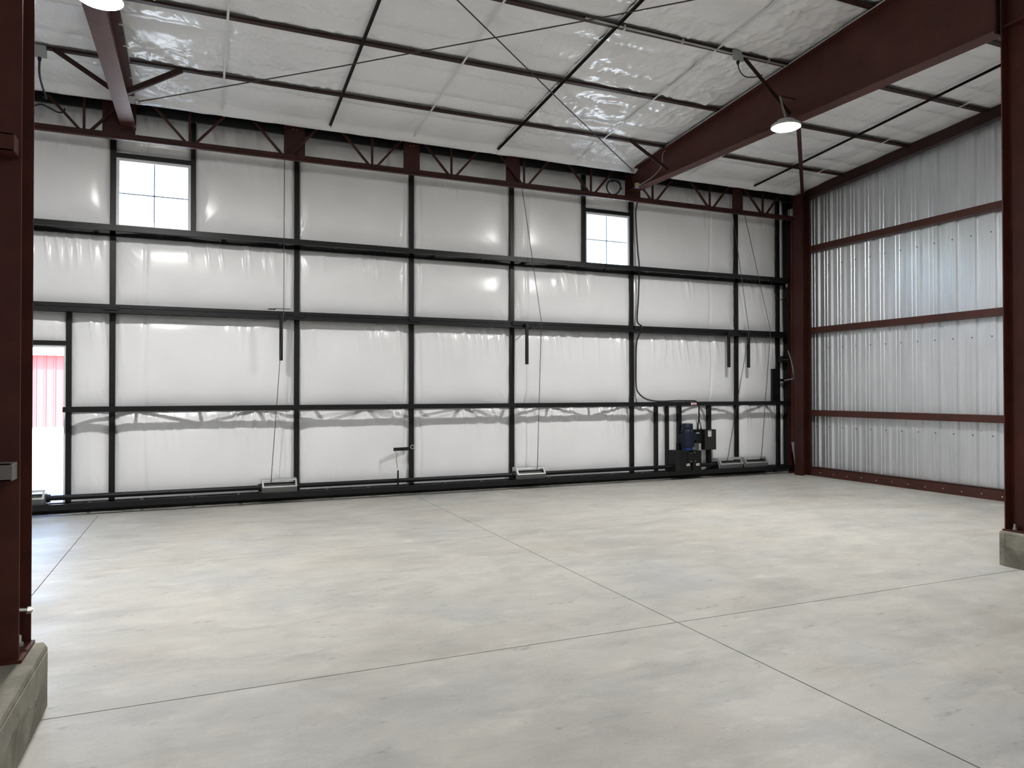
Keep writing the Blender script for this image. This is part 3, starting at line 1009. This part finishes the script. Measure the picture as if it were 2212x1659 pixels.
def drum(x0, x1, lab):
    t = tag(empty('cable_drum', ((x0 + x1) / 2, 10.95, .157)), lab, 'cable drum', 'lift cable drums along the door foot')
    zb0 = .157
    prof = [(11.10, zb0), (10.90, zb0), (10.87, .235), (10.895, .245), (10.97, .345), (11.10, .345)]
    th = .008
    sh = MB()
    sh.prism([(10.90, zb0), (10.865, .232), (10.873, .232), (10.908, zb0)], 0, x0, x1)
    sh.build('lower_apron', M['guard'], t)
    sh = MB()
    sh.prism([(10.945, .337), (11.10, .337), (11.10, .345), (10.945, .345)], 0, x0, x1)
    sh.build('top_cover', M['galv'], t)
    # the light rim around the cable slot
    b = MB()
    p0, p1 = Vector((0, 10.866, .235)), Vector((0, 10.945, .341))
    for s in (0.0, 1.0):
        c = p0.lerp(p1, .08 + .80 * s)
        b.bar((x0, c.y, c.z), (x1, c.y, c.z), .022, .004, up=(0, -.106, .079))
    for xx in (x0 + .012, x1 - .012):
        b.bar((xx, p0.y, p0.z), (xx, p1.y, p1.z), .024, .0042, up=(0, -.106, .079))
    b.build('slot_rim', M['galv'], t)
    for xx in (x0, x1 - .006):
        e_ = MB().prism([(11.10, zb0), (10.90, zb0), (10.866, .235), (10.945, .341), (11.10, .341)], 0, xx + .001, xx + .005)
        e_.build('end_cheek', M['galv'], t)
    MB().tube([(x0 + .01, 11.0, .228), (x1 - .01, 11.0, .228)], .062, 14).build('drum', M['drumdark'], t, 'auto')
    for s, xx in ((-1, x0 - .006), (1, x1 + .006)):
        b = MB()
        b.prism([(10.92, .156), (11.14, .156), (11.06, .285), (10.97, .285)], 0, xx - .004, xx + .004)
        b.box(xx - (.03 if s < 0 else 0), xx + (.03 if s > 0 else 0), 10.92, 11.14, .156, .164)
        b.build('bracket', M['black'], t)


drum(.815, 1.295, 'galvanised cable drum housing below the left hanging lift cable')
drum(4.785, 5.295, 'galvanised cable drum housing below the middle lift cable')
drum(8.93, 9.455, 'galvanised cable drum housing next to the blue motor')
drum(9.53, 10.06, 'galvanised cable drum housing nearest the corner column')
drum(-2.33, -1.83, 'galvanised cable drum housing standing in front of the open walk door')

CB = [((1.09, 10.70, 4.90), (1.099, 10.84, 2.79), (1.09, 10.84, 2.66), (0.935, 10.91, .30), 'thin steel lift cable of the big door, dropping to the left drum'),
      ((4.795, 10.70, 4.90), (5.20, 10.84, 2.79), (5.20, 10.84, 2.66), (5.158, 10.91, .30), 'thin steel lift cable of the big door, dropping to the middle drum'),
      ((9.087, 10.70, 4.90), (9.57, 10.84, 2.79), (9.565, 10.84, 2.66), (9.112, 10.91, .30), 'thin steel lift cable of the big door, ending beside the motor'),
      ((9.37, 10.70, 4.90), (10.10, 10.84, 2.79), (10.095, 10.84, 2.66), (9.926, 10.91, .30), 'thin steel lift cable of the big door, closest to the corner')]
for a, b_, c, d_, lab in CB:
    tag(MB().tube([a, b_, c, d_], .0052, 6).build('lift_cable', M['wire'], None, True), lab, 'cable', 'lift cables')
for x, lab in ((1.068, 'black steel arm hanging from the fold of the door by the left lift cable'),
               (4.962, 'black steel arm hanging from the fold of the door above the middle drum'),
               (9.142, 'black steel arm hanging from the door fold left of the last mullion pair'),
               (9.612, 'black steel arm hanging from the door fold nearest the corner')):
    t = tag(empty('cable_guide', (x, 10.87, 2.05)), lab, 'arm', 'guide arms at the door fold')
    B('arm', M['black'], t, (x - .024, x + .024, 10.875, 10.912, 2.055, 2.73))
    B('bracket', M['black'], t, (x - .024, x + .024, 10.912, 10.97, 2.665, 2.72))
    MB().bar((x, 10.91, 2.60), (x + .12, 10.97, 2.68), .02, .02).build('brace', M['black'], t)
t = tag(empty('guide_plate', (1.05, 10.92, 2.80)), 'light steel guide plate on the fold beside the left lift cable', 'plate')
B('plate', M['galv'], t, (.98, 1.20, 10.90, 11.0, 2.808, 2.814))
B('foot', M['black'], t, (.90, 1.0, 10.97, 11.03, 2.797, 2.808))

# gear motor and its guard
t = tag(empty('gear_motor', (8.22, 10.97, .157)), 'dark blue gear motor on a black guarded base', 'motor')
mcx, mcy = 8.252, 10.98
MB().lathe((mcx, mcy, 0), [(.110, .58), (.118, .59), (.118, .87), (.112, .90), (.098, .915)], 28).build('motor_body', M['blue'], t, 'auto')
for k in range(20):
    a = 2 * math.pi * k / 20
    MB().bar((mcx + .118 * math.cos(a), mcy + .118 * math.sin(a), .60), (mcx + .118 * math.cos(a), mcy + .118 * math.sin(a), .86), .006, .008).build('cooling_fin', M['blue'], t)
MB().lathe((mcx, mcy, 0), [(.090, .915), (.102, .925), (.102, 1.0), (.094, 1.012)], 24).build('fan_cover', M['blue'], t, 'auto')
MB().lathe((mcx, mcy, 0), [(.085, .52), (.085, .585)], 20).build('gear_neck', M['bright_blue'], t, 'auto')
B('terminal_box', M['blue'], t, (8.10, 8.145, 10.93, 11.03, .66, .82))
B('conduit_box', M['blue'], t, (8.365, 8.415, 10.93, 11.02, .70, .85))
gb = MB()
gb.prism([(7.925, 10.90), (7.99, 10.855), (8.20, 10.855), (8.20, 11.12), (7.925, 11.12)], 2, .157, .525)
gb.build('guard_left', M['black'], t)
B('guard_right', M['black'], t, (8.27, 8.465, 10.85, 11.12, .157, .515))
B('guard_middle', M['rubber'], t, (8.20, 8.27, 10.90, 11.12, .157, .48))
B('hinge_plate', M['black'], t, (8.15, 8.285, 10.846, 10.851, .30, .49))
for x, z in ((8.225, .475), (8.225, .325), (8.31, .485), (8.325, .325)):
    MB().tube([(x, 10.846, z), (x, 10.838, z)], .009, 8).build('guard_bolt', M['zinc'], t)
for x in (8.135, 8.345):
    st = B('sticker', M['sticker'], t, (x, x + .075, 10.846 if x > 8.2 else 10.852, 10.849 if x > 8.2 else 10.854, .245, .285))
    yy = 10.845 if x > 8.2 else 10.851
    B('print', M['print_red'], st, (x + .006, x + .038, yy, yy + .0012, .262, .279))
    B('print', M['print'], st, (x + .048, x + .068, yy, yy + .0012, .255, .275))

# control box
t = tag(empty('control_box', (8.72, 11.0, .52)), 'black electrical control box with white label right of the motor', 'control box')
B('main_box', M['black'], t, (8.60, 8.865, 10.93, 11.12, .517, .893))
B('side_box', M['black'], t, (8.455, 8.60, 10.99, 11.12, .645, .893))
B('lid_edge', M['rubber'], t, (8.605, 8.86, 10.922, 10.931, .525, .885))
sk = B('label', M['sticker'], t, (8.675, 8.75, 10.919, 10.923, .765, .878))
B('print', M['print'], sk, (8.680, 8.745, 10.9175, 10.9195, .860, .872))
for k in range(5):
    B('print', M['guard'], sk, (8.684, 8.740 - .006 * (k % 2), 10.9178, 10.9195, .790 + k * .013, .7935 + k * .013))
B('print', M['print_red'], sk, (8.692, 8.735, 10.9175, 10.9195, .757, .764))
MB().tube([(8.418, 10.97, .833), (8.455, 10.98, .828), (8.52, 10.985, .828)], .014, 10).build('conduit_elbow', M['galv'], t, 'auto')
for x in (8.545, 8.615):
    MB().lathe((x, 11.05, .893), [(.020, 0), (.020, .012), (.012, .016), (.012, .03)], 10).build('cable_gland', M['black'], t)
t = tag(empty('strut_channel', (8.5, 11.02, .157)), 'grey steel strut post between motor and control box', 'post')
B('post', M['galv'], t, (8.47, 8.535, 10.94, 10.946, .165, .64), (8.529, 8.535, 10.94, 11.02, .165, .64), (8.47, 8.476, 10.94, 11.02, .165, .64))
B('foot', M['galv'], t, (8.46, 8.60, 10.92, 11.06, .157, .165))
sk = B('sticker', M['sticker'], t, (8.490, 8.516, 10.936, 10.940, .375, .425))
B('print', M['print'], sk, (8.497, 8.510, 10.9345, 10.9365, .393, .406))
sk = tag(empty('girt_sticker', (8.3, 10.8, 1.37)), 'small white printed sticker on the black rail above the motor', 'sticker')
B('paper', M['sticker'], sk, (8.24, 8.362, 10.852, 10.854, 1.355, 1.395))
B('print', M['print_red'], sk, (8.262, 8.355, 10.8508, 10.852, 1.361, 1.378))

# power cables on the door
pts = [(7.09, 10.78, 5.10), (7.16, 10.95, 4.98), (7.225, 11.10, 4.86), (7.245, 11.12, 4.60), (7.255, 11.08, 4.1), (7.27, 11.06, 3.84), (7.275, 11.10, 3.3), (7.262, 11.12, 2.88), (7.24, 10.93, 2.74), (7.25, 11.12, 2.5), (7.245, 11.14, 2.0),
       (7.245, 11.13, 1.68), (7.275, 11.08, 1.56), (7.35, 11.0, 1.475), (7.47, 10.93, 1.435), (7.62, 10.86, 1.425), (7.9, 10.84, 1.432), (8.15, 10.84, 1.43), (8.33, 10.85, 1.425), (8.44, 10.90, 1.36), (8.50, 10.96, 1.24),
       (8.545, 11.02, 1.10), (8.547, 11.05, .98), (8.545, 11.05, .92)]


def smooth_path(p, n=5):
    p = [Vector(q) for q in p]
    out = []
    for i in range(len(p) - 1):
        a, b_, c, d_ = p[max(i - 1, 0)], p[i], p[i + 1], p[min(i + 2, len(p) - 1)]
        for k in range(n):
            s = k / n
            out.append(.5 * ((2 * b_) + (c - a) * s + (2 * a - 5 * b_ + 4 * c - d_) * s * s + (3 * b_ - a - 3 * c + d_) * s ** 3))
    return out + [p[-1]]


tag(MB().tube(smooth_path(pts), .014, 8).build('power_cable', M['cable'], None, True), 'thick black cable running down the door frame to the control box', 'cable')
pts = [(8.50, 10.97, 1.22), (8.56, 11.03, 1.08), (8.60, 11.05, .99), (8.615, 11.05, .92)]
tag(MB().tube(smooth_path(pts), .009, 8).build('branch_cable', M['cable'], None, True), 'thin black cable branching down to the control box', 'cable')
pts = [(6.60, 10.92, 5.28), (6.72, 10.9, 5.30), (6.78, 10.9, 5.23), (6.75, 10.9, 5.12), (6.65, 10.9, 5.05), (6.55, 10.9, 5.07), (6.50, 10.9, 5.16), (6.53, 10.9, 5.25), (6.62, 10.89, 5.30), (6.74, 10.89, 5.26), (6.79, 10.88, 5.15)]
tag(MB().tube(smooth_path(pts), .013, 8).build('cable_coil', M['cable'], None, True), 'loop of black cable hanging beside the end of the big rafter', 'cable')
pts = [(9.66, 10.95, 3.76), (9.80, 10.93, 3.72), (10.0, 10.95, 3.745), (10.2, 10.95, 3.74), (10.30, 10.97, 3.66), (10.40, 11.02, 3.52), (10.50, 11.05, 3.44), (10.60, 11.04, 3.43), (10.64, 11.0, 3.52), (10.65, 10.98, 3.66)]
tag(MB().tube(smooth_path(pts), .008, 6).build('loose_cord', M['cable'], None, True), 'loose black cord drooping from the rail at the corner', 'cord')
b = MB().box(10.62, 10.70, 10.93, 10.97, 3.66, 3.72)
tag(b.build('cord_plug', M['galv']), 'small grey fitting at the end of the upper rail by the corner', 'fitting')

# latch linkage in the middle of the door
t = tag(empty('latch_linkage', (2.86, 10.98, .05)), 'black latch arm with rope, ring and push rod on the middle mullion', 'latch')
MB().bar((2.745, 10.96, .715), (3.05, 11.15, .705), .03, .05).build('arm', M['black'], t)
MB().torus((3.03, 10.95, .745), .028, .005, 1, 14, 6).build('arm_ring', M['zinc'], t, True)
MB().tube([(2.755, 10.95, .69), (2.79, 10.95, .64)], .009, 8).build('shackle', M['zinc'], t)
MB().tube(smooth_path([(2.79, 10.95, .64), (2.775, 10.95, .56), (2.79, 10.95, .48), (2.79, 10.95, .43)]), .006, 6).build('rope', M['rope'], t, True)
MB().torus((2.80, 10.95, .405), .018, .004, 1, 12, 6, .7).build('rod_ring', M['zinc'], t, True)
MB().tube([(2.803, 10.95, .39), (2.803, 10.95, .03)], [.012, .016], 10).build('push_rod', M['black'], t)

# latch plate, arms and chain at the right edge of the door
t = tag(empty('latch_plate', (10.48, 11.1, 1.4)), 'tall black latch plate on the last mullion by the corner', 'plate')
B('plate', M['black'], t, (10.41, 10.60, 11.11, 11.168, 1.41, 2.05))
t = tag(empty('jamb_latch', (10.6, 10.95, 1.8)), 'pair of black latch brackets reaching from door to jamb', 'latch')
B('upper_bracket', M['black'], t, (10.55, 10.74, 11.0, 11.11, 2.17, 2.30))
B('upper_bolt', M['zinc'], t, (10.56, 10.72, 10.992, 11.0, 2.225, 2.235))
B('lower_bracket', M['black'], t, (10.55, 10.74, 11.03, 11.09, 1.80, 1.85))
MB().tube([(10.58, 10.97, 1.82), (10.545, 10.72, 1.845)], .012, 8).build('pin', M['zinc'], t)
B('keeper', M['black'], t, (10.545, 10.575, 10.66, 10.73, 1.75, 2.35))
t = tag(empty('latch_chain', (10.47, 10.68, 1.86)), 'short steel chain hanging on the jamb beside the corner column', 'chain')
ca, cb = Vector((10.405, 10.69, 2.37)), Vector((10.545, 10.69, 1.86))
for k in range(17):
    s = k / 16
    p = ca.lerp(cb, s) + Vector((.025 * math.sin(s * math.pi), 0, 0))
    MB().torus(p, .016, .0045, 1 if k % 2 else 0, 12, 5, .62).build('link', M['zinc'], t, True)
t = tag(empty('leaning_post', (10.5, 10.74, 0)), 'grey galvanised channel leaning against the jamb by the corner column', 'post')
b = MB()
b.bar((10.55, 10.62, .03), (10.47, 10.66, .625), .055, .006, up=(0, -1, 0))
b.build('face', M['galv'], t)
b = MB()
b.bar((10.578, 10.64, .03), (10.498, 10.68, .625), .006, .05, up=(0, -1, 0))
b.build('side', M['galv'], t)

# ================================================================== ROOF BRACING
for a, b_, lab in (((-0.76, 10.44), (6.80, 4.50), 'dark brace rod crossing the roof, starting at the left rafter end'),
                   ((6.76, 10.48), (-0.76, 4.50), 'dark brace rod crossing the roof, starting at the right rafter end')):
    lift = 0.0 if a[0] < 0 else .035
    z0, z1 = zrf(a[1]) - .11 + lift, zrf(b_[1]) - .10 + lift
    t = tag(empty('brace_rod', (a[0], a[1], z0)), lab, 'brace rod', 'crossing roof brace rods')
    P, Q = Vector((a[0], a[1], z0)), Vector((b_[0], b_[1], z1))
    MB().tube([P, P.lerp(Q, .3) + Vector((0, 0, -.03)), P.lerp(Q, .6) + Vector((0, 0, -.03)), Q], .0075, 8).build('rod', M['rod'], t, True)
    MB().torus(P, .03, .008, 1, 14, 6).build('eye', M['zinc'], t, True)
    d = (Q - P).normalized()
    MB().tube([P + d * .05, P + d * .16], .011, 8).build('clamp', M['zinc'], t)
FB = [((-1.56, 9.62), (-0.985, 9.62, 5.17), 'red flange brace on the outer side of the left rafter'),
      ((-0.22, 9.62), (-0.86, 9.62, 5.13), 'red flange brace on the inner side of the left rafter'),
      ((6.14, 9.60), (6.86, 9.60, 5.15), 'red flange brace at the lower end of the big rafter'),
      ((6.08, 7.0), (6.87, 7.0, 5.12), 'red flange brace above the hanging lamp on the big rafter')]
for (x, y), q, lab in FB:
    b = MB()
    b.angle((x, y, zrf(y) + .005), q, .055, .006, up=(0, 1, 0))
    tag(b.build('flange_brace', M['purlin']), lab, 'brace', 'flange braces')
b = MB()
b.angle((10.60, 10.50, 5.33), (7.02, 7.02, 5.08), .055, .006)
tag(b.build('corner_brace', M['red']), 'red angle brace from the corner column up to the big rafter', 'brace')
# insulation clips on the left rafter
for k, yy in enumerate((8.55, 9.0, 9.75, 10.4)):
    b = MB().box(XL + .085, XL + .15, yy - .006, yy + .006, zrf(yy) - .16 + k * .01, zrf(yy) - .150 + k * .01)
    b.build('insulation_pin', M['sticker'], left_rafter)

# ================================================================== LAMPS AND WIRING
def highbay(x, y, z, r, chain_top, lab, watts=HIGHBAY_W, group=None):
    t = tag(empty('high_bay_lamp', (x, y, z)), lab, 'lamp', group)
    MB().lathe((x, y, z), [(r, .0), (r, .03), (r * .88, .045), (r * .62, .055), (r * .60, .085), (r * .25, .10)], 32).build('housing', M['housing'], t, 'auto')
    h = .022
    rl = r * .94
    lens_mat = M['lens'].copy()
    area = math.pi * (rl * rl + h * h)
    lens_mat.node_tree.nodes['Principled BSDF'].inputs['Emission Strength'].default_value = watts / (math.pi * area)
    prof = [(max(.002, rl * math.sin(a * math.pi / 16)), -h * math.cos(a * math.pi / 16)) for a in range(0, 9)]
    MB().lathe((x, y, z), prof, 28).build('lens', lens_mat, t, True)
    ch = MB()
    a, q = Vector((x, y, z + .105)), Vector(chain_top)
    n = max(2, int((q - a).length / .03))
    for k in range(n + 1):
        ch.torus(a.lerp(q, k / n), .013, .003, k % 2, 8, 4)
    ch.build('chain', M['zinc'], t)
    return t


lamp_r = highbay(6.61, 6.81, 4.85, .175, (6.655, 6.955, 5.29), 'bright round high bay lamp hanging beside the big right rafter')
MB().tube([(6.65, 6.955, 5.30), (6.907, 6.955, 5.30)], .008, 8).build('hanger_bar', M['purlin'], lamp_r)
highbay(-0.775, 6.84, 4.86, .175, (-0.80, 6.84, 5.03), 'bright round high bay lamp hanging under the left rafter')
highbay(2.9, .55, 5.4, .175, (2.9, .55, zrf(.55)), 'round high bay lamp hanging from a purlin between the two columns', 95.0)
highbay(2.9, -5.9, 5.4, .175, (2.9, -5.9, zrf(-5.9)), 'round high bay lamp hanging near the back liner wall', 95.0)


def jbox(x, y, z, lab):
    t = tag(empty('junction_box', (x, y, z)), lab, 'junction box')
    B('box', M['box'], t, (x - .06, x + .06, y - .075, y - .035, z - .045, z + .045))
    B('cover', M['box'], t, (x - .085, x + .075, y - .082, y - .074, z - .10, z - .01))
    MB().lathe((x + .0, y - .07, z - .14), [(.012, 0), (.020, .02), (.020, .045)], 10).build('plug', M['cable'], t)
    return t


jbox(-1.68, 9.65, 5.48, 'grey junction box on the lowest purlin beyond the left rafter')
jbox(6.00, 7.03, 5.72, 'grey junction box on the conduit purlin beside the big rafter')
tag(MB().tube(smooth_path([(-1.68, 9.58, 5.34), (-1.70, 9.7, 5.24), (-1.72, 10.0, 5.2), (-1.75, 10.4, 5.22), (-1.83, 10.70, 5.33)]), .012, 8).build('drop_cord', M['cable'], None, True),
    'thick black cord dropping from the left junction box to the header', 'cord')
tag(MB().tube(smooth_path([(6.00, 6.96, 5.58), (6.02, 6.95, 5.50), (6.10, 6.94, 5.44), (6.25, 6.93, 5.46), (6.38, 6.96, 5.52)]), .007, 8).build('lamp_cord', M['cable'], None, True),
    'thin black cord looping from the right junction box towards the lamp', 'cord')
tag(MB().tube(smooth_path([(-1.98, 10.60, 5.13), (-1.85, 10.60, 5.20), (-1.75, 10.60, 5.17), (-1.66, 10.60, 5.13), (-1.60, 10.60, 5.14), (-1.585, 10.61, 5.19)]), .011, 8).build('hanging_cord', M['cable'], None, True),
    'short black cord sagging along the header beyond the left rafter', 'cord')
t = tag(empty('conduit', (6.3, 7.0, 5.72)), 'grey metal conduit clipped along the third purlin', 'conduit')
MB().tube([(3.9, 6.985, 5.735), (5.92, 6.985, 5.715)], .011, 8).build('pipe', M['galv'], t, 'auto')
MB().tube([(6.08, 6.985, 5.715), (6.80, 6.985, 5.715)], .011, 8).build('pipe', M['galv'], t, 'auto')
for x in (4.4, 5.2, 6.5):
    B('clip', M['zinc'], t, (x - .01, x + .01, 6.965, 7.0, 5.70, 5.75))
# feed wire and tagged sensor on the big rafter's lower end
tag(MB().tube(smooth_path([(6.895, 9.72, 5.50), (6.885, 9.78, 5.46), (6.885, 9.80, 5.33), (6.87, 9.85, 5.22), (6.84, 10.05, 5.135), (6.82, 10.30, 5.10), (6.82, 10.42, 5.095)]), .0065, 6).build('feed_wire', M['box'], None, True),
    'pale wire hanging down the big rafter to the yellow tagged sensor', 'wire')
t = tag(empty('sensor', (6.80, 10.44, 5.08)), 'small grey sensor with a yellow tag on the end of the big rafter', 'sensor')
B('body', M['box'], t, (6.79, 6.85, 10.40, 10.46, 5.07, 5.15))
B('tag', M['yellow'], t, (6.795, 6.835, 10.392, 10.399, 5.09, 5.145))
MB().tube(smooth_path([(6.80, 10.44, 5.15), (6.79, 10.50, 5.20), (6.79, 10.56, 5.30), (6.80, 10.60, 5.34)]), .007, 6).build('cord', M['cable'], t, True)
# conduit run along the top of both rafters
for xc, lab in ((XL + .10, 'thin grey conduit along the top of the left rafter'), (XR - .105, 'thin grey conduit along the top of the big right rafter')):
    tag(MB().tube([(xc, y, zrf(y) - .015) for y in (4.6, 6.0, 8.0, 9.6)], .007, 6).build('rafter_conduit', M['galv'], None, True), lab, 'conduit')

# ================================================================== OUTSIDE
ap = tag(empty('ground', (0, 30, 0)), 'sunlit concrete apron outside the walk door', None, None, 'structure')
B('apron', M['apron'], ap, (-60, 60, 11.345, 120, -.2, -.02))
crk_pts = [(-4.4, 17.0), (-3.8, 17.5), (-3.5, 17.8), (-3.1, 18.6), (-2.6, 19.5), (-2.2, 20.6)]
b = MB()
for p, q in zip(crk_pts[:-1], crk_pts[1:]):
    b.bar((*p, -.018), (*q, -.018), .03, .006)
b.build('crack', M['joint'], ap)
t = tag(empty('red_shed', (-8, 32, 0)), 'red ribbed metal shed seen through the open walk door', 'building')
for k in range(14):
    x0 = -14 + k * .92
    prof = []
    for s in range(3):
        xa = x0 + s * .3067
        prof += [(xa, 31.75), (xa + .05, 31.75), (xa + .07, 31.71), (xa + .11, 31.71), (xa + .13, 31.75)]
    prof.append((x0 + .92, 31.75))
    vs, fs = [], []
    for x, y in prof:
        vs += [(x, y, .30), (x, y, 3.0)]
    for i in range(len(prof) - 1):
        fs.append((2 * i, 2 * i + 2, 2 * i + 3, 2 * i + 1))
    MB().add(vs, fs).build('siding_sheet', M['redsiding'], t)
B('base_wall', M['whitesiding'], t, (-14.1, -1.0, 31.78, 32.1, -.02, .30))
B('core', M['whitesiding'], t, (-14.0, -1.1, 31.80, 40, .30, 3.0))
B('fascia', M['whitesiding'], t, (-14.3, -0.8, 31.45, 32.0, 2.98, 3.35))
B('roof', M['whitesiding'], t, (-14.3, -0.8, 31.6, 40.4, 3.35, 3.45))
